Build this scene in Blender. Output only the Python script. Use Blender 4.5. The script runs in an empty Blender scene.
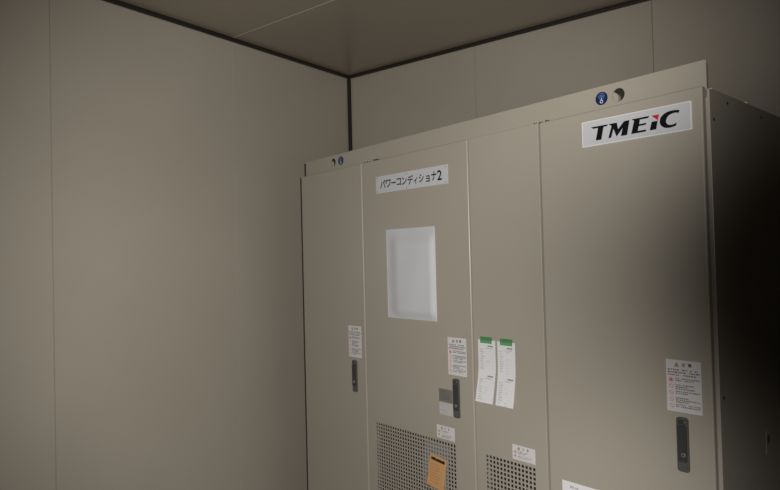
import bpy, bmesh, math, random
from mathutils import Vector, Matrix
random.seed(7)
C = bpy.context.scene.collection
scn = bpy.context.scene

# ------------------------------------------------------------------ camera
cd = bpy.data.cameras.new('camera')
cam = bpy.data.objects.new('camera', cd); C.objects.link(cam)
cd.sensor_width = 36.0
cd.sensor_fit = 'HORIZONTAL'
cd.lens = 617.5 / 780 * 36.0
cd.clip_start = 0.05
CAM = Vector((2.618, -2.990, 1.5007))
rgt, up, fwd = Vector((.7902, .6124, -.025)), Vector((.0318, -.0002, .9995)), Vector((-.6121, .7906, .0196))
m = Matrix.Identity(4)
for i in range(3):
    m[i][0], m[i][1], m[i][2], m[i][3] = rgt[i], up[i], -fwd[i], CAM[i]
cam.matrix_world = m
scn.camera = cam

# ------------------------------------------------------------------ world, lights, exposure
w = bpy.data.worlds.new('world'); scn.world = w; w.use_nodes = True
bg = w.node_tree.nodes['Background']
bg.inputs[0].default_value = (.75, .85, 1, 1); bg.inputs[1].default_value = .0

def lamp(name, kind, loc, target, power, color, **kw):
    l = bpy.data.lights.new(name, kind); l.energy = power; l.color = color
    for k, v in kw.items(): setattr(l, k, v)
    o = bpy.data.objects.new(name, l); C.objects.link(o)
    o.location = loc
    o.rotation_euler = (Vector(target) - Vector(loc)).to_track_quat('-Z', 'Y').to_euler()
    return o
# the camera's flash: its beam fades towards the edges and is partly blocked on its right side
fl = lamp('camera_flash', 'POINT', CAM + rgt*(-.006) + up*.035, CAM + fwd*3, 198, (1, .985, .965), shadow_soft_size=.012)
fl.data.use_nodes = True
nt = fl.data.node_tree; em = nt.nodes['Emission']
tcn = nt.nodes.new('ShaderNodeTexCoord')
def beam(axis, a0, v0, a1, v1):
    """beam profile: v0 below angle a0 from the axis, v1 beyond a1, smooth between (axis in the lamp's own frame)"""
    d = nt.nodes.new('ShaderNodeVectorMath'); d.operation = 'DOT_PRODUCT'; d.inputs[1].default_value = axis
    nt.links.new(tcn.outputs['Normal'], d.inputs[0])
    ac = nt.nodes.new('ShaderNodeMath'); ac.operation = 'ARCCOSINE'; nt.links.new(d.outputs['Value'], ac.inputs[0])
    mr = nt.nodes.new('ShaderNodeMapRange'); mr.interpolation_type = 'SMOOTHSTEP'
    for k, v in zip((1, 2, 3, 4), (a0, a1, v0, v1)): mr.inputs[k].default_value = v
    nt.links.new(ac.outputs[0], mr.inputs[0]); return mr
cone = beam(Vector((-15/617.5, -30/617.5, -1)).normalized(), .40, 1.0, .78, .04)
# blocked part of the beam: an oval to the right, in the lamp's own frame
def mth(op, a, b=None):
    n = nt.nodes.new('ShaderNodeMath'); n.operation = op
    for k, v in enumerate((a, b)):
        if v is None: continue
        if isinstance(v, (int, float)): n.inputs[k].default_value = v
        else: nt.links.new(v, n.inputs[k])
    return n.outputs[0]
sep = nt.nodes.new('ShaderNodeSeparateXYZ'); nt.links.new(tcn.outputs['Normal'], sep.inputs[0])
dz = mth('MAXIMUM', mth('MULTIPLY', sep.outputs[2], -1.0), .05)
ru = mth('DIVIDE', mth('SUBTRACT', mth('DIVIDE', sep.outputs[0], dz), .965), .951)
rv = mth('DIVIDE', mth('SUBTRACT', mth('DIVIDE', sep.outputs[1], dz), -.0824), .534)
rr_ = mth('SQRT', mth('ADD', mth('MULTIPLY', ru, ru), mth('MULTIPLY', rv, rv)))
shade = nt.nodes.new('ShaderNodeMapRange'); shade.interpolation_type = 'SMOOTHSTEP'
for k, v in zip((1, 2, 3, 4), (.407, 1.0, .007, 1.0)): shade.inputs[k].default_value = v
nt.links.new(rr_, shade.inputs[0])
mul = nt.nodes.new('ShaderNodeMath'); mul.operation = 'MULTIPLY'
nt.links.new(cone.outputs[0], mul.inputs[0]); nt.links.new(shade.outputs[0], mul.inputs[1])
nt.links.new(mul.outputs[0], em.inputs['Strength'])

vs = scn.view_settings
vs.view_transform = 'Standard'; vs.look = 'None'; vs.gamma = 1.0; vs.use_curve_mapping = False
vs.exposure = 0.0

# ------------------------------------------------------------------ materials
def mat(name, col, rough=.5, metal=0.0, spec=.5, bump=0.0, bscale=300, var=0.0, vscale=3.0):
    M = bpy.data.materials.new(name); M.use_nodes = True
    nt = M.node_tree; b = nt.nodes['Principled BSDF']
    b.inputs['Base Color'].default_value = (*col, 1); b.inputs['Roughness'].default_value = rough
    b.inputs['Metallic'].default_value = metal; b.inputs['Specular IOR Level'].default_value = spec
    tc = nt.nodes.new('ShaderNodeTexCoord')
    if bump:
        n = nt.nodes.new('ShaderNodeTexNoise'); n.inputs['Scale'].default_value = bscale
        nt.links.new(tc.outputs['Object'], n.inputs['Vector'])
        bp = nt.nodes.new('ShaderNodeBump'); bp.inputs['Strength'].default_value = bump; bp.inputs['Distance'].default_value = .0005
        nt.links.new(n.outputs['Fac'], bp.inputs['Height']); nt.links.new(bp.outputs[0], b.inputs['Normal'])
    if var:
        n = nt.nodes.new('ShaderNodeTexNoise'); n.inputs['Scale'].default_value = vscale; n.inputs['Detail'].default_value = 4
        nt.links.new(tc.outputs['Object'], n.inputs['Vector'])
        r = nt.nodes.new('ShaderNodeValToRGB')
        r.color_ramp.elements[0].position = .3; r.color_ramp.elements[1].position = .7
        r.color_ramp.elements[0].color = (*[c*(1-var) for c in col], 1); r.color_ramp.elements[1].color = (*[min(1, c*(1+var)) for c in col], 1)
        nt.links.new(n.outputs['Fac'], r.inputs[0]); nt.links.new(r.outputs[0], b.inputs['Base Color'])
    return M
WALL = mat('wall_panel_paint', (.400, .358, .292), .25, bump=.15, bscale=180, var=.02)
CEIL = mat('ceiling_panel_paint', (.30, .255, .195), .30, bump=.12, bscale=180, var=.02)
FLOOR = mat('floor_paint', (.07, .068, .065), .6, var=.08)
TRIM = mat('dark_trim', (.018, .013, .010), .5)
JOINT_LIT = mat('lit_joint_strip', (.46, .40, .31), .4)  # ceiling seam: the light its lip catches is put into the paler colour
PAINT = mat('cabinet_paint', (.415, .374, .308), .34, bump=.12, bscale=350, var=.012)
DARK = mat('dark_inside', (.02, .019, .018), .8)
SEAL = mat('black_rubber', (.035, .030, .025), .7)
STEEL = mat('zinc_steel', (.62, .60, .56), .35, metal=.8)
PALE = mat('pale_bolt', (.8, .8, .76), .4)
WHITE = mat('white_plate', (.61, .615, .63), .5)
LBL = mat('label_film', (.72, .69, .68), .45)
INK = mat('black_ink', (.006, .006, .007), .6, spec=.15)
GREYINK = mat('grey_print', (.21, .205, .21), .6)
LIGHTINK = mat('pale_print', (.50, .50, .52), .6)
PALEINK = mat('pale_form_print', (.44, .44, .46), .6)
FAINTINK = mat('faint_rules', (.60, .60, .62), .6)
REDINK = mat('red_print', (.62, .10, .09), .5)
PINKINK = mat('pink_print', (.72, .30, .29), .5)
YELLOW = mat('yellow_print', (.72, .45, .05), .5)
RED = mat('logo_red', (.62, .02, .04), .4)
BLUE = mat('sticker_blue', (.008, .024, .11), .4)
PALEBLUE = mat('sticker_pale_blue', (.16, .23, .42), .4)
BLUEINK = mat('blue_pen', (.36, .42, .55), .6)
HANDLE = mat('handle_grey', (.10, .096, .088), .42)
MESHGREY = mat('inner_mesh_grey', (.026, .025, .023), .7, spec=.2)
HBLACK = mat('handle_black', (.048, .046, .042), .5)
PLATE = mat('grey_nameplate', (.20, .19, .165), .4)
PAPER = mat('white_paper', (.86, .86, .88), .75, bump=.2, bscale=60)
SHEET = mat('form_paper', (.80, .79, .79), .8)
TAPE = mat('green_tape', (.125, .36, .155), .5)
TAPEDK = mat('green_tape_double', (.08, .25, .10), .5)
ORANGE = mat('orange_card', (.62, .345, .145), .7, var=.05, vscale=30)
ORANGEDK = mat('orange_card_print', (.42, .16, .05), .7)
MAGENTA = mat('magenta_slip', (.30, .07, .15), .6)

def film(name, col, opacity, rough):
    M = mat(name, col, rough)
    nt = M.node_tree; b = nt.nodes['Principled BSDF']; out = nt.nodes['Material Output']
    t = nt.nodes.new('ShaderNodeBsdfTransparent'); mx = nt.nodes.new('ShaderNodeMixShader'); mx.inputs[0].default_value = opacity
    nt.links.new(t.outputs[0], mx.inputs[1]); nt.links.new(b.outputs[0], mx.inputs[2]); nt.links.new(mx.outputs[0], out.inputs[0])
    return M
SLEEVE = film('milky_sleeve', (.74, .74, .76), .86, .42)
POUCH = film('clear_pouch', (.62, .58, .58), .26, .25)

# ------------------------------------------------------------------ mesh helpers
def link(name, bm, mats, parent=None, loc=(0, 0, 0), bevel=0, seg=2, smooth=False, recalc=True):
    if recalc: bmesh.ops.recalc_face_normals(bm, faces=bm.faces)
    me = bpy.data.meshes.new(name); bm.to_mesh(me); bm.free()
    for q in (mats if isinstance(mats, (list, tuple)) else [mats]): me.materials.append(q)
    if smooth:
        for p in me.polygons: p.use_smooth = True
    o = bpy.data.objects.new(name, me); C.objects.link(o); o.location = loc
    if parent: o.parent = parent
    if bevel:
        b = o.modifiers.new('bevel', 'BEVEL'); b.width = bevel; b.segments = seg; b.limit_method = 'ANGLE'; b.angle_limit = math.radians(40)
    return o
def box(bm, x0, x1, y0, y1, z0, z1, mi=0):
    v = [bm.verts.new((x, y, z)) for x in (x0, x1) for y in (y0, y1) for z in (z0, z1)]
    for q in ((0, 1, 3, 2), (4, 6, 7, 5), (0, 4, 5, 1), (2, 3, 7, 6), (0, 2, 6, 4), (1, 5, 7, 3)):
        f = bm.faces.new([v[i] for i in q]); f.material_index = mi
def cyl(bm, c, axis, r, h, n=20, mi=0, r2=None):
    """cylinder from c along axis (unit vector) with height h"""
    a = Vector(axis).normalized(); u = a.orthogonal().normalized(); v = a.cross(u); c = Vector(c); r2 = r if r2 is None else r2
    A = [bm.verts.new(c + (u*math.cos(t)+v*math.sin(t))*r) for t in [2*math.pi*k/n for k in range(n)]]
    B = [bm.verts.new(c + a*h + (u*math.cos(t)+v*math.sin(t))*r2) for t in [2*math.pi*k/n for k in range(n)]]
    fs = [bm.faces.new(A[::-1]), bm.faces.new(B)]
    for k in range(n): fs.append(bm.faces.new((A[k], A[(k+1) % n], B[(k+1) % n], B[k])))
    for f in fs: f.material_index = mi
def prism(bm, pts, y0, y1, mi=0):
    """(x, z) outline from depth y0 (front) to y1"""
    A = [bm.verts.new((x, y0, z)) for x, z in pts]; B = [bm.verts.new((x, y1, z)) for x, z in pts]; n = len(pts)
    fs = [bm.faces.new(A), bm.faces.new(B[::-1])]
    for k in range(n): fs.append(bm.faces.new((A[k], B[k], B[(k+1) % n], A[(k+1) % n])))
    for f in fs: f.material_index = mi
def rrect(x0, x1, z0, z1, r, n=5):
    out = []
    for cx, cz, a in ((x1-r, z1-r, 0), (x0+r, z1-r, 90), (x0+r, z0+r, 180), (x1-r, z0+r, 270)):
        for k in range(n+1):
            t = math.radians(a + 90*k/n); out.append((cx+r*math.cos(t), cz+r*math.sin(t)))
    return out
def holed(bm, xs, zs, hole, y0, y1, mi=0):
    """plate over the grid xs x zs, leaving out cells where hole(i, j)"""
    V = {}
    def vv(i, j, s):
        k = (i, j, s)
        if k not in V: V[k] = bm.verts.new((xs[i], (y0, y1)[s], zs[j]))
        return V[k]
    nx, nz = len(xs)-1, len(zs)-1
    solid = lambda i, j: 0 <= i < nx and 0 <= j < nz and not hole(i, j)
    for i in range(nx):
        for j in range(nz):
            if not solid(i, j): continue
            q = [(i, j), (i+1, j), (i+1, j+1), (i, j+1)]
            bm.faces.new([vv(a, b, 0) for a, b in q]); bm.faces.new([vv(a, b, 1) for a, b in q[::-1]])
            for (a, b), (c, d), di, dj in ((q[0], q[1], 0, -1), (q[1], q[2], 1, 0), (q[2], q[3], 0, 1), (q[3], q[0], -1, 0)):
                if not solid(i+di, j+dj):
                    bm.faces.new((vv(a, b, 0), vv(a, b, 1), vv(c, d, 1), vv(c, d, 0)))
    for f in bm.faces: f.material_index = mi
def empty(name, loc, rz=0):
    o = bpy.data.objects.new(name, None); C.objects.link(o); o.location = loc; o.rotation_euler = (0, 0, rz); o.empty_display_size = .2
    return o
def tag(o, label, cat=None, group=None):
    o['label'] = label
    if cat: o['category'] = cat
    if group: o['group'] = group
    return o

class Art:
    """a thin printed plate: x to the right, z up, face towards -y, origin at its centre"""
    def __init__(s): s.bm = bmesh.new(); s.mats = []
    def mi(s, m):
        if m not in s.mats: s.mats.append(m)
        return s.mats.index(m)
    def slab(s, pts, m, t): prism(s.bm, pts, -t, 0, s.mi(m)); s.t = t
    def poly(s, pts, m, layer=1):
        y = -s.t - .00025*layer
        vs_ = [s.bm.verts.new((x, y, z)) for x, z in pts]
        try: s.bm.faces.new(vs_).material_index = s.mi(m)
        except ValueError: pass
    def rect(s, x0, x1, z0, z1, m, layer=1): s.poly([(x0, z0), (x1, z0), (x1, z1), (x0, z1)], m, layer)
    def disc(s, x, z, r, m, layer=1, n=24): s.poly([(x+r*math.cos(2*math.pi*k/n), z+r*math.sin(2*math.pi*k/n)) for k in range(n)], m, layer)
    def ring(s, x, z, r, wd, m, layer=1, a0=0, a1=360, n=24):
        for k in range(n):
            t0, t1 = (math.radians(a0+(a1-a0)*(k+d)/n) for d in (0, 1))
            s.poly([(x+q*math.cos(t), z+q*math.sin(t)) for q, t in ((r, t0), (r, t1), (r-wd, t1), (r-wd, t0))], m, layer)
    def marks(s, x0, x1, z, h, m, layer=1, gap=.35):
        """a run of fine print too small to read: glyph-sized dabs"""
        x = x0
        while x < x1:
            wd = h*random.uniform(.45, 1.3)
            if random.random() > .08: s.rect(x, min(x+wd, x1), z-h*random.uniform(.35, .5), z+h*random.uniform(.35, .5), m, layer)
            x += wd + h*gap*random.uniform(.5, 1.3)
    def text(s, body, x0, x1, z0, z1, m, layer=1, shear=0, offset=0):
        cu = bpy.data.curves.new('lettering', 'FONT'); cu.body = body; cu.shear = shear; cu.offset = offset; cu.resolution_u = 4
        o = bpy.data.objects.new('lettering', cu); C.objects.link(o)
        dg = bpy.context.evaluated_depsgraph_get(); dg.update()
        me = bpy.data.meshes.new_from_object(o.evaluated_get(dg))
        bpy.data.objects.remove(o); bpy.data.curves.remove(cu)
        if not me.vertices: return
        X = [v.co.x for v in me.vertices]; Y = [v.co.y for v in me.vertices]
        sx = (x1-x0)/max(1e-6, max(X)-min(X)); sy = (z1-z0)/max(1e-6, max(Y)-min(Y)); y = -s.t-.00025*layer
        vs_ = [s.bm.verts.new((x0+(v.co.x-min(X))*sx, y, z0+(v.co.y-min(Y))*sy)) for v in me.vertices]
        k = s.mi(m)
        for p in me.polygons:
            try: s.bm.faces.new([vs_[i] for i in p.vertices]).material_index = k
            except ValueError: pass
        bpy.data.meshes.remove(me)
    def warn(s, x, z, h, layer=1):
        """a small yellow hazard triangle with a dark border"""
        s.poly([(x-h*.62, z-h*.5), (x+h*.62, z-h*.5), (x, z+h*.55)], INK, layer)
        s.poly([(x-h*.44, z-h*.4), (x+h*.44, z-h*.4), (x, z+h*.36)], YELLOW, layer+1)
        s.rect(x-h*.06, x+h*.06, z-h*.28, z+h*.12, INK, layer+2)
    def no(s, x, z, r, layer=1):
        s.ring(x, z, r, r*.28, PINKINK, layer, n=16)
        d = r*.62
        s.poly([(x-d-.0004, z+d-.0004), (x-d+.0004, z+d+.0004), (x+d+.0004, z-d+.0004), (x+d-.0004, z-d-.0004)], PINKINK, layer)
    def link(s, name, parent, loc): 
        for f in s.bm.faces: f.normal_update()
        return link(name, s.bm, s.mats, parent, loc, recalc=False)

# ------------------------------------------------------------------ room
H = 2.674; RX = 7.4; RY = -7.2; T = .075
def struct(o):
    o['kind'] = 'structure'; return o
def panel_wall(name, along, length, seams, face, m):
    """panel wall with fine V joints; along 'x' (the back wall) or 'y' (a side wall)"""
    prof = [(0, 0)]
    for sm, wd, dp in seams: prof += [(sm-wd/2, 0), (sm, dp), (sm+wd/2, 0)]
    prof += [(length, 0), (length, T), (0, T)]
    bm = bmesh.new()
    A = []; B = []
    for s, d in prof:
        x, y = face(s, d)
        A.append(bm.verts.new((x, y, 0))); B.append(bm.verts.new((x, y, H)))
    n = len(prof)
    bm.faces.new(A); bm.faces.new(B)
    for k in range(n): bm.faces.new((A[k], A[(k+1) % n], B[(k+1) % n], B[k]))
    return struct(link(name, bm, m))
panel_wall('wall_back', 'x', RX, [(.929, .0045, .006), (1.863, .005, .006), (2.79, .005, .006), (3.72, .005, .006)], lambda s, d: (s, d), WALL)
panel_wall('wall_left', 'y', -RY, [(.925, .0016, .001), (1.846, .0048, .005), (2.765, .006, .007), (3.69, .006, .007)], lambda s, d: (-d, -s), WALL)
panel_wall('wall_right', 'y', -RY, [(.925, .005, .006), (1.84, .005, .006), (2.765, .005, .006), (3.69, .005, .006)], lambda s, d: (RX+d, -s), WALL)
bm = bmesh.new(); box(bm, -T, RX+T, RY-T, RY, 0, H); struct(link('wall_front', bm, WALL))
bm = bmesh.new(); box(bm, -T, RX+T, RY-T, T, -.1, 0); struct(link('floor', bm, FLOOR))
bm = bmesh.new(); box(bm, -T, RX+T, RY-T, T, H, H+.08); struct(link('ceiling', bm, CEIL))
q = .0200
bm = bmesh.new(); box(bm, 0, q, RY, -q, H-q, H); struct(link('trim_1', bm, TRIM, bevel=.004))
bm = bmesh.new(); box(bm, 0, RX, -q, 0, H-q, H); struct(link('trim_2', bm, TRIM, bevel=.004))
bm = bmesh.new(); box(bm, 0, q, -q, 0, 0, H-q); struct(link('trim_3', bm, TRIM, bevel=.004))
bm = bmesh.new(); box(bm, q, RX, -.9325, -.929, H-.002, H); struct(link('trim_4', bm, JOINT_LIT))  # seam strip across the ceiling, its lit edge painted pale

# ------------------------------------------------------------------ the cabinet
RZ = -.20045
CX, CY = .2242, -.6668
cab = empty('inverter_cabinet', (CX, CY, 0), RZ)
tag(cab, 'wide beige steel inverter cabinet with four doors standing across the room corner', 'cabinet')
def world(x, y, z):
    return Vector((CX + x*math.cos(RZ) - y*math.sin(RZ), CY + x*math.sin(RZ) + y*math.cos(RZ), z))
TOP = 1.95; DEPTH = .66; W = 2.0872
Z0 = .06                                     # bottom of the doors

# carcass: left side, top, back, plinth, dividers behind the door gaps, a sheet coloured dark for the shade inside
bm = bmesh.new()
box(bm, .004, .024, .030, DEPTH, Z0, TOP-.004)
box(bm, .004, 2.078, .036, DEPTH, TOP-.006, TOP)
box(bm, .004, 2.078, DEPTH-.004, DEPTH, Z0, TOP-.006)
box(bm, .004, 2.082, .030, DEPTH, 0, Z0)
for g in (.530, 1.1975, 1.5295): box(bm, g-.022, g+.022, .034, .060, Z0, TOP-.006)
link('body', bm, PAINT, cab)
bm = bmesh.new(); box(bm, .03, 2.05, .090, .094, Z0+.002, TOP-.008); tag(link('inner_shade_sheet', bm, DARK, cab), 'dark sheet standing in for the shade behind the vents')
bm = bmesh.new(); box(bm, 2.062, W, .030, .052, Z0, TOP-.004)
link('corner_post', bm, [PAINT, DARK], cab, bevel=.0012)
# the right side panel with its screw holes and a small recessed latch
bm = bmesh.new(); box(bm, 2.066, 2.0840, .0535, DEPTH, Z0, TOP)
for y, z in ((.064, 1.873), (.064, 1.076), (.166, 1.925), (.440, 1.922), (.166, .40), (.44, .30)): cyl(bm, (2.0830, y, z), (1, 0, 0), .0050, .0018, 14, 1)
side = link('side_panel', bm, [PAINT, DARK], cab)
bm = bmesh.new()
prism(bm, rrect(-.020, .020, -.038, .038, .006), 0, .0008, 0)
prism(bm, rrect(-.010, .010, -.004, .020, .005), -.0005, 0, 1)
lt = link('side_latch', bm, [mat('latch_grey', (.40, .37, .33), .5), HANDLE], side, (2.0848, .398, .882)); lt.rotation_euler = (0, 0, math.pi/2)
# bolts along the top edge
for y, r in ((.082, .0058), (.104, .004), (.285, .004), (.343, .0078)):
    bm = bmesh.new(); cyl(bm, (0, 0, 0), (0, 0, 1), r*1.25, .0015, 16); cyl(bm, (0, 0, .0015), (0, 0, 1), r, r*1.1, 6)
    link('top_bolt', bm, PALE, cab, (2.070, y, TOP))
# black seals along the left ends
bm = bmesh.new(); box(bm, -.006, .0055, .0015, .030, Z0, TOP-.003); link('edge_seal', bm, SEAL, cab)
bm = bmesh.new(); box(bm, -.003, .0095, .028, .036, TOP-.003, 2.024); link('edge_seal', bm, SEAL, cab)

# header plate with two round lifting holes
def plate_with_round_holes(bm, x0, x1, z0, z1, holes, y0, y1, n=32):
    cuts = [x0]; 
    for hx, hz, r in holes: cuts += [hx-r*1.5, hx+r*1.5]
    cuts.append(x1)
    for k in range(0, len(cuts), 2): box(bm, cuts[k], cuts[k+1], y0, y1, z0, z1)
    for hx, hz, r in holes:
        a, b = hx-r*1.5, hx+r*1.5
        def rim(t):
            c, s = math.cos(t), math.sin(t)
            k = min(((b-hx)/abs(c)) if abs(c) > 1e-6 else 9, ((z1-hz)/s) if s > 1e-6 else 9, ((z0-hz)/s) if s < -1e-6 else 9)
            return hx+c*k, hz+s*k
        ts = sorted([2*math.pi*k/n for k in range(n)] + [math.atan2(zz-hz, xx-hx) % (2*math.pi) for xx in (a, b) for zz in (z0, z1)])
        for k in range(len(ts)):
            t0, t1 = ts[k], ts[(k+1) % len(ts)]
            if abs(t0-t1) < 1e-7: continue
            i0, i1 = ((hx+r*math.cos(t), hz+r*math.sin(t)) for t in (t0, t1)); o0, o1 = rim(t0), rim(t1)
            for y in (y0, y1): bm.faces.new([bm.verts.new((x, y, z)) for x, z in (i0, o0, o1, i1)])
            bm.faces.new([bm.verts.new(p) for p in ((i0[0], y0, i0[1]), (i1[0], y0, i1[1]), (i1[0], y1, i1[1]), (i0[0], y1, i0[1]))])
    bmesh.ops.remove_doubles(bm, verts=bm.verts, dist=1e-6)
HY = .030
holes = ((.2600, 1.993, .0215), (1.8125, 1.989, .0215))
bm = bmesh.new(); plate_with_round_holes(bm, .001, 2.081, TOP-.028, 2.030, holes, HY, HY+.0035)
head = link('header_plate', bm, PAINT, cab)
for hx, hz, r in holes:
    bm = bmesh.new()
    box(bm, hx-.075, hx+.05, HY+.026, HY+.028, hz-.030, hz+.030); box(bm, hx-.077, hx-.075, HY+.0037, HY+.028, hz-.030, hz+.030)
    box(bm, hx+.05, hx+.052, HY+.0037, HY+.028, hz-.030, hz+.030); box(bm, hx-.077, hx+.052, HY+.0037, HY+.028, hz+.030, hz+.032); box(bm, hx-.077, hx+.052, HY+.0037, HY+.028, hz-.032, hz-.030)
    dx = -.026 if hx > 1 else -.045
    cyl(bm, (hx+dx, HY+.010, hz-(.006 if hx > 1 else .001)), (0, 1, 0), r*1.0, .014, 28, 1)
    link('lifting_socket', bm, [DARK, PAINT], head)
# blue round lifting stickers
for hx, hz in ((.3265, 1.994), (1.7545, 1.990)):
    a = Art(); n = 32; r = .0215
    a.slab([(r*math.cos(2*math.pi*k/n), r*math.sin(2*math.pi*k/n)) for k in range(n)], BLUE, .0006)
    a.ring(0, .0065, .0105, .0016, PALEBLUE); a.ring(0, .0065, .0055, .0014, PALEBLUE)
    a.rect(-.0105, .0105, .0058, .0072, PALEBLUE); a.rect(-.0008, .0008, -.001, .013, PALEBLUE)
    a.poly([(-.0012, .001), (.0012, .001), (.0022, -.0055), (-.0022, -.0055)], WHITE, 2)
    a.ring(0, -.0105, .0058, .0028, WHITE, 2)
    tag(a.link('lifting_sticker', head, (hx, HY-.0002, hz)), 'round blue sticker with a white crane hook')

# ---- doors
def make_door(x0, x1, vent=None, bev=.0045):
    bm = bmesh.new()
    if vent:
        xs, zs = [x0, vent[0]-.034, vent[1], x1], [Z0, vent[2], vent[3], TOP]
        holed(bm, xs, zs, lambda i, j: (i, j) == (1, 1), 0, .025)
    else: box(bm, x0, x1, 0, .025, Z0, TOP)
    return link('door', bm, PAINT, cab, bevel=bev, seg=3)
def perforated(name, door, x0, nx, z1, nz, y, t, p=.016, h=.0106, m=None, wide=0):
    e = (p-h)/2; x0 -= e; z1 += e
    xs, zs = [x0], [z1-nz*p]
    for i in range(nx): xs += [x0+i*p+(p-h)/2, x0+i*p+(p+h)/2]
    for j in range(nz): zs += [zs[0]+j*p+(p-h)/2, zs[0]+j*p+(p+h)/2]
    xs.append(x0+nx*p); zs.append(z1); xs[0] -= wide
    bm = bmesh.new(); holed(bm, xs, zs, lambda i, j: i % 2 == 1 and j % 2 == 1, y, y+t)
    return link(name, bm, m or PAINT, door)
V1 = (.5935, .5935+31*.016, .745-38*.016, .745)
V2 = (1.2492, 1.2492+14*.016, .745-38*.016, .745)
d1 = make_door(.0060, .5262)
d2 = make_door(.5337, 1.1938, V1)
d3 = make_door(1.2010, 1.5255, V2, .0022)
d4 = make_door(1.5324, 2.080)
for d, v, n, p in ((d2, V1, 31, .01620), (d3, V2, 14, .01645)):
    perforated('vent_grille', d, v[0], n, v[3], 37, -.0006, .0016, p=p, wide=.034)
    perforated('vent_backing', d, v[0]-.030, int(n*1.1)+2, v[3]-.003, 40, .0215, .001, p=.0146, m=MESHGREY)

# hinge pins and slots on the door tops
for xx, hh in ((.5455, .006), (.566, .007), (1.508, .006), (1.531, .006), (1.556, .0085)):
    bm = bmesh.new(); cyl(bm, (0, 0, 0), (0, 0, 1), .007, hh*.6, 16); cyl(bm, (0, 0, hh*.6), (0, 0, 1), .0045, hh*.6, 12, 1)
    link('hinge_pin', bm, [HBLACK, STEEL], cab, (xx, .013, TOP))
bm = bmesh.new(); box(bm, .607, .640, .006, .020, TOP, TOP+.003); link('hinge_plate', bm, HANDLE, cab)

# flush swing handles
def handle(door, x, z, h=.155, wd=.035):
    bm = bmesh.new()
    prism(bm, rrect(-wd/2, wd/2, -h/2, h/2, .008), -.006, 0, 0)
    prism(bm, rrect(-wd/2+.0045, wd/2-.0045, -h/2+.030, h/2-.022, .004), -.011, -.006, 1)      # lever
    prism(bm, rrect(-wd/2+.006, wd/2-.006, h/2-.019, h/2-.007, .003), -.009, -.006, 1)         # push button
    cyl(bm, (.004, -.011, -h/2+.050), (0, -1, 0), .0062, .002, 18, 2)                           # key lock
    cyl(bm, (.004, -.013, -h/2+.050), (0, -1, 0), .0028, .0004, 10, 1)
    cyl(bm, (wd/2-.008, -.009, h/2-.012), (0, -1, 0), .0026, .0012, 12, 2)
    prism(bm, rrect(-wd/2+.006, wd/2-.006, -h/2+.006, -h/2+.026, .003), -.0085, -.006, 0)
    return tag(link('handle', bm, [HANDLE, HBLACK, STEEL], door, (x, 0, z), bevel=.001, seg=2), 'dark grey flush swing handle')
handle(d1, .4437, .9370, .151, .034)
handle(d2, 1.1050, .9335, .155, .034)
handle(d4, 1.9945, .9400, .156, .034)

# upright warning labels
def warning_label(door, x, z):
    a = Art(); w2, h2 = .050, .075
    a.slab([(-w2, -h2), (w2, -h2), (w2, h2), (-w2, h2)], LBL, .0005)
    a.warn(-.019, .0620, .0115); a.text('注', -.005, .0065, .0565, .0675, INK, offset=.02); a.text('意', .013, .0245, .0565, .0675, INK, offset=.02)
    for z_, x1 in ((.0465, .040), (.0390, .046), (.0315, .036)): a.marks(-.045, x1, z_, .0052, GREYINK)
    zz = .0165
    for k in range(5):
        if k == 0:
            a.disc(-.036, zz, .0068, mat('pale_pink', (.70, .40, .37), .5)); a.ring(-.036, zz, .0070, .0014, PINKINK, 2); a.rect(-.0385, -.0335, zz-.0035, zz+.0015, REDINK, 2); a.rect(-.037, -.035, zz+.001, zz+.005, GREYINK, 2)
        else: a.no(-.036, zz, .0066)
        a.rect(-.026, .048, zz+.0092, zz+.0096, LIGHTINK)
        for q_, dz in enumerate((.0048, -.0008, -.0064)):
            if q_ < 2 or k in (1, 3): a.marks(-.024, random.choice((.012, .030, .046)), zz+dz, .0042, GREYINK)
        zz -= .0190 if k else .0185
    return tag(a.link('warning_label', door, (x, 0, z)), 'white warning label with red prohibition marks')
warning_label(d1, .4468, 1.1010)
warning_label(d2, 1.1122, 1.0985)
warning_label(d4, 2.0010, 1.1065)
# small caution labels over the vents
def caution_label(door, x, z):
    a = Art(); w2, h2 = .050, .0265
    a.slab([(-w2, -h2), (w2, -h2), (w2, h2), (-w2, h2)], LBL, .0005)
    a.warn(-.021, .0165, .0105); a.text('注', -.006, .003, .012, .021, INK); a.text('意', .014, .023, .012, .021, INK)
    for zz in (.0025, -.0115): a.warn(-.0375, zz, .0085)
    for z_, x1 in ((.0045, .020), (-.001, .008), (-.0085, .040), (-.014, .030), (-.0195, .018)): a.marks(-.025, x1, z_, .0036, GREYINK if random.random() < .3 else LIGHTINK)
    a.marks(.018, .044, -.0225, .003, LIGHTINK)
    return tag(a.link('caution_label', door, (x, 0, z)), 'small white caution label above the vent')
caution_label(d2, 1.0372, .7835)
caution_label(d3, 1.4245, .7840)

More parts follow.
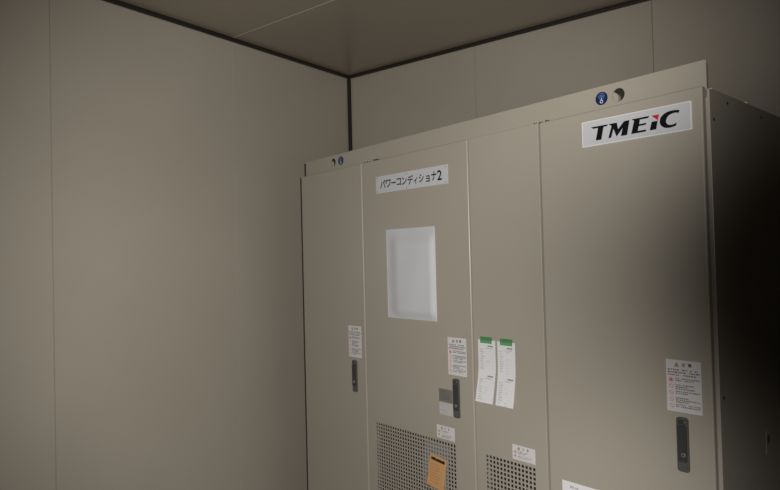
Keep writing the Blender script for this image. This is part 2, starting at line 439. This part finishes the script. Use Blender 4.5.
# name sign
a = Art(); w2, h2 = .2265, .0385
a.slab([(-w2, -h2), (w2, -h2), (w2, h2), (-w2, h2)], WHITE, .002)
sign_txt = [('パ', -0.197, -0.1594, 0.036), ('ワ', -0.1569, -0.1234, 0.035), ('ー', -0.1199, -0.0881, 0.006), ('コ', -0.0836, -0.0546, 0.031), ('ン', -0.0491, -0.0175, 0.034), ('デ', -0.0121, 0.0229, 0.04), ('ィ', 0.0262, 0.0484, 0.028), ('シ', 0.0586, 0.0883, 0.035), ('ョ', 0.1012, 0.1235, 0.028), ('ナ', 0.1333, 0.1636, 0.038), ('2', 0.1675, 0.1935, 0.042)]
for ch, x0, x1, hh in sign_txt:
    zc = .0 if ch not in 'ィョ' else -.007
    a.text(ch, x0, x1, zc-hh/2, zc+hh/2, INK, offset=.02)
for sx in (-.218, -.019, .214):
    for sz in (-.031, .031): a.disc(sx, sz, .0028, GREYINK, 1, 10)
tag(a.link('name_sign', d2, (.8620, 0, 1.8300)), 'white name sign with black katakana lettering')

# maker's plate
a = Art(); px, pz = 1.8752, 1.8833
w2, h2 = .1755, .0412
a.slab(rrect(-w2, w2, -h2, h2, .002, 2), mat('plate_edge', (.80, .80, .80), .3), .003)
a.slab(rrect(-w2+.004, w2-.004, -h2+.003, h2-.003, .001, 2), WHITE, .004)
LOGO_T = [(1.7346, 1.9025), (1.7925, 1.9022), (1.7897, 1.8981), (1.7773, 1.8975), (1.7684, 1.8583), (1.7499, 1.8588), (1.7592, 1.8978), (1.7413, 1.8977)]
LOGO_M = [(1.7968, 1.9018), (1.8227, 1.9021), (1.8264, 1.88), (1.8473, 1.9018), (1.8645, 1.9025), (1.8554, 1.859), (1.8358, 1.859), (1.8434, 1.8851), (1.8212, 1.8597), (1.8115, 1.8868), (1.8022, 1.859), (1.7937, 1.859), (1.8061, 1.8952), (1.8013, 1.8985)]
LOGO_E = [(1.8731, 1.9029), (1.9269, 1.9032), (1.9236, 1.8983), (1.8977, 1.8984), (1.895, 1.8838), (1.9176, 1.8842), (1.9153, 1.8795), (1.8934, 1.8793), (1.8894, 1.8643), (1.9169, 1.8643), (1.9146, 1.8594), (1.8698, 1.8593), (1.8805, 1.8981)]
LOGO_I = [(1.9349, 1.884), (1.952, 1.8843), (1.9471, 1.8605), (1.9282, 1.8603)]
LOGO_R = [(1.9338, 1.9028), (1.9574, 1.9028), (1.9534, 1.8853)]
LOGO_C = [(2.017, 1.9035), (2.0145, 1.8965), (2.0065, 1.8988), (1.9991, 1.8986), (1.9920, 1.8972), (1.9858, 1.8945), (1.9812, 1.8900), (1.9782, 1.8844), (1.9768, 1.8795), (1.9772, 1.8747), (1.9800, 1.8695), (1.9848, 1.8660), (1.9910, 1.8648), (1.9979, 1.8650), (2.0084, 1.868), (2.0049, 1.8608), (1.9944, 1.8586), (1.986, 1.8582), (1.978, 1.8590), (1.9705, 1.8618), (1.9649, 1.8662), (1.9608, 1.8715), (1.9592, 1.8779), (1.9596, 1.8845), (1.9617, 1.8908), (1.9660, 1.8962), (1.9721, 1.9006), (1.9790, 1.9035), (1.9862, 1.9052), (1.9935, 1.9060), (2.0009, 1.9058), (2.0090, 1.9048)]
for pl, mm in ((LOGO_T, INK), (LOGO_M, INK), (LOGO_E, INK), (LOGO_I, INK), (LOGO_C, INK), (LOGO_R, RED)):
    pl = [(x-px, z-pz) for x, z in pl]
    a.poly(pl, mm)
    if mm is INK:                             # the strokes are a touch heavier than their traced centre outline
        for (x0, z0), (x1, z1) in zip(pl, pl[1:]+pl[:1]):
            ln = math.hypot(x1-x0, z1-z0) or 1; nx_, nz_ = (z1-z0)/ln*.0006, -(x1-x0)/ln*.0006
            a.poly([(x0+nx_, z0+nz_), (x1+nx_, z1+nz_), (x1-nx_, z1-nz_), (x0-nx_, z0-nz_)], mm)
tag(a.link('logo_plate', d4, (px, 0, pz)), 'white plate with bold black TMEiC lettering and red triangle')

# grey rating plate and the small white label under it
a = Art(); a.slab(rrect(-.0375, .0375, -.0265, .0265, .002, 2), PLATE, .001)
for k in range(4): a.marks(-.030, random.choice((.010, .026)), .016-.010*k, .0035, HANDLE)
tag(a.link('rating_plate', d2, (1.0425, 0, .9340)), 'small grey metal rating plate')
a = Art(); a.slab([(-.0375, -.0245), (.0375, -.0245), (.0375, .0245), (-.0375, .0245)], mat('dull_label', (.54, .52, .51), .5), .0005)
for k in range(4): a.marks(-.030, random.choice((.0, .020, .03)), .016-.011*k, .004, (BLUEINK, LIGHTINK)[k % 2])
tag(a.link('paper_label', d2, (1.0435, 0, .8800)), 'small white label with faint blue writing')

# ------------------------------------------------------------------ loose papers taped to the doors
def on_door(o, x, y, z):
    o.location = world(x, y, z); o.rotation_euler = (0, 0, RZ); return o
def sheet_mesh(w, h, nx, nz, off, thick=.0004):
    """a sheet hanging down from z=0, its centre line at x=0; off(u, v) gives how far it stands off towards the viewer"""
    bm = bmesh.new(); G = []
    for j in range(nz+1):
        G.append([bm.verts.new((w*(i/nx-.5), -off(i/nx, j/nz), -h*j/nz)) for i in range(nx+1)])
    for j in range(nz):
        for i in range(nx): bm.faces.new((G[j][i], G[j+1][i], G[j+1][i+1], G[j][i+1]))
    return bm
def quad_on(bm, w, h, off, x0, x1, z0, z1, mi, lift=.0005, n=1):
    """a printed patch following the sheet (x from the left edge, z down from the top)"""
    for k in range(n):
        a0, a1 = z0+(z1-z0)*k/n, z0+(z1-z0)*(k+1)/n
        f = bm.faces.new([bm.verts.new((x-w/2, -off(x/w, z/h)-lift, -z)) for x, z in ((x0, a0), (x0, a1), (x1, a1), (x1, a0))])
        f.material_index = mi

def check_sheet(label, x, z, w, h, flare, tape_x, seed):
    random.seed(seed)
    def off(u, v):
        t = max(0, (v-.42)/.58)
        return .0012 + flare*(t**1.35) + .0015*math.sin(v*9+u*2)*t*(1-t)
    bm = sheet_mesh(w, h, 4, 24, off)
    for top in (.020, .020+h*.485):
        q_ = lambda *s, **k: quad_on(bm, w, h, off, *s, **k)
        xx = w*.56
        while xx < w*.84:
            d = random.uniform(.003, .006); q_(xx, xx+d, top, top+.005, 1); xx += d+.0008
        xx = w*.45
        while xx < w*.80:
            d = random.uniform(.002, .004); q_(xx, xx+d, top+.0095, top+.0125, 2); xx += d+.0012
        for k in range(10):
            zz = top+.013+k*.0088
            q_(w*.13, w*.88, zz, zz+.0005, 3)
            xx = w*.13
            while xx < w*(.13+random.uniform(.06, .22)) and k < 9:
                d = random.uniform(.0018, .0035); q_(xx, xx+d, zz+.0028, zz+.006, 2); xx += d+.001
            if random.random() < .35: q_(w*.5, w*.5+random.uniform(.004, .016), zz+.003, zz+.006, 3)
        for gx in (.12, .34, .88): q_(w*gx, w*gx+.0005, top+.013, top+.013+.0088*9, 3, n=6)
    o = link('inspection_sheet', bm, [SHEET, GREYINK, PALEINK, FAINTINK], None, smooth=False, recalc=False)
    on_door(o, x, -.0003, z)
    tag(o, label, 'paper', 'inspection sheets taped to the narrow door')
    t = bmesh.new()
    box(t, tape_x, tape_x+.056, -.0030, -.0016, -.0125, -.001, 0); box(t, tape_x, tape_x+.056, -.0024, 0, -.001, .0115, 1)
    box(t, tape_x+.026, tape_x+.029, -.0033, -.0030, -.008, -.005, 2)
    tag(link('tape', t, [TAPE, TAPEDK, GREYINK], o), 'green tape')
    return o
check_sheet('left one of two white checklist strips hung by green tape on the narrow door', 1.2668, 1.1782, .0845, .232, .025, -.030, 3)
check_sheet('right one of two white checklist strips hung by green tape on the narrow door', 1.3592, 1.1780, .0815, .233, .020, -.0265, 5)

# document sleeve with a sheet inside
def sstep(t):
    t = max(0, min(1, t)); return t*t*(3-2*t)
def sleeve_off(u, v):
    k = sstep((u-.04)/.24)*sstep((1-u)/.07)*sstep((v-.03)/.15)*sstep((1-v)/.10)
    return .0022 + .0105*k + .0010*math.sin(9*u+4*v)*math.sin(3.14*u) + .0009*math.sin(13*v+3*u)*math.sin(3.14*v)
SW, SH = .3085, .392
bm = sheet_mesh(SW, SH, 28, 34, sleeve_off)
sl = link('document_sleeve', bm, SLEEVE, None, smooth=True, recalc=False)
on_door(sl, .8530, -.0008, 1.6236)
tag(sl, 'milky white plastic document sleeve stuck on the door below the name sign', 'document sleeve')
bm = sheet_mesh(.212, .296, 6, 8, lambda u, v: .0016 + .0022*math.sin(u*3.1)*math.sin(v*3.1))
tag(link('paper_insert', bm, PAPER, sl, (.036, 0, -.066), smooth=True, recalc=False), 'white paper sheet inside the sleeve')
bm = bmesh.new(); box(bm, -SW/2, SW/2, -.0022, -.0004, -.004, 0); box(bm, -SW/2, SW/2, -.0022, -.0004, -SH, -SH+.004); box(bm, -SW/2, -SW/2+.004, -.0022, -.0004, -SH, 0); box(bm, SW/2-.004, SW/2, -.0022, -.0004, -SH, 0)
tag(link('sleeve_rim', bm, SLEEVE, sl, bevel=.0006), 'white welded rim')

# orange card hanging in a clear pouch over the wide vent
TW, TH = .098, .128
off = lambda u, v: .004 + .012*v
bm = sheet_mesh(TW, TH, 2, 8, off)
random.seed(11)
xx = .010
while xx < TW-.012:
    d = random.uniform(.003, .007); quad_on(bm, TW, TH, off, xx, xx+d, .0095+random.uniform(0, .0015), .0225-random.uniform(0, .0015), 1); xx += d+.0004
for k in range(7):
    xx = .010+random.uniform(0, .01); zz = .036+k*.0115
    while xx < TW*random.uniform(.5, .95):
        d = random.uniform(.003, .008); quad_on(bm, TW, TH, off, xx, xx+d, zz, zz+.0022, 2); xx += d+.003
tg = link('tag_card', bm, [ORANGE, INK, ORANGEDK], None, recalc=False)
on_door(tg, 1.0005, -.0045, .6815); tg.rotation_euler = (0, math.radians(5.5), RZ)
tag(tg, 'orange inspection card with a black heading hanging over the wide vent', 'tag')
bm = sheet_mesh(.144, .195, 4, 6, lambda u, v: .0005+.0015*v)
tag(link('clear_pouch', bm, POUCH, tg, (-.016, .0022, .052), smooth=True, recalc=False), 'clear plastic pouch behind the card')
bm = bmesh.new(); box(bm, -.008, .012, -.003, -.0022, -.056, 0); link('magenta_slip', bm, MAGENTA, tg, (-.052, -.004, -.085))

# the sheet at the foot of the right-hand door
PW, PH = .297, .21
off = lambda u, v: .001 + .0006*math.sin(3*u+2*v)
bm = sheet_mesh(PW, PH, 6, 6, off)
quad_on(bm, PW, PH, off, .030, .046, .012, .020, 1); quad_on(bm, PW, PH, off, .050, .062, .013, .020, 1)
for k in range(6): quad_on(bm, PW, PH, off, .03, .03+random.uniform(.12, .24), .045+k*.022, .049+k*.022, 2)
o = link('notice_sheet', bm, [SHEET, LIGHTINK, LIGHTINK], None, recalc=False)
on_door(o, 1.5830+PW/2, -.0004, .7352)
tag(o, 'white paper notice on the wide right door, cut by the bottom of the picture', 'paper')

# the top edge runs very slightly uphill to the right (sheared to stand in for lens distortion)
bpy.context.view_layer.update()
inv = Matrix.Rotation(-RZ, 4, 'Z') @ Matrix.Translation((-CX, -CY, 0))
done = set()
for o in list(cab.children_recursive):
    if o.type != 'MESH' or o.data.name in done: continue
    done.add(o.data.name)
    L_ = inv @ o.matrix_world
    if o.name.startswith(('header_plate', 'door', 'body', 'corner_post', 'side_panel', 'edge_seal')):
        for v in o.data.vertices:
            p = L_ @ v.co
            if p.z > 1.9: v.co.z += (p.x-.95)*.0098*(1-max(0, min(1, p.y/.66)))
    elif o.name.startswith(('hinge', 'top_bolt', 'lifting')) and L_.translation.z > 1.9 or o.name.startswith('lifting_socket'):
        p = L_ @ o.data.vertices[0].co
        o.location.z += (p.x-.95)*.0098*(1-max(0, min(1, p.y/.66)))
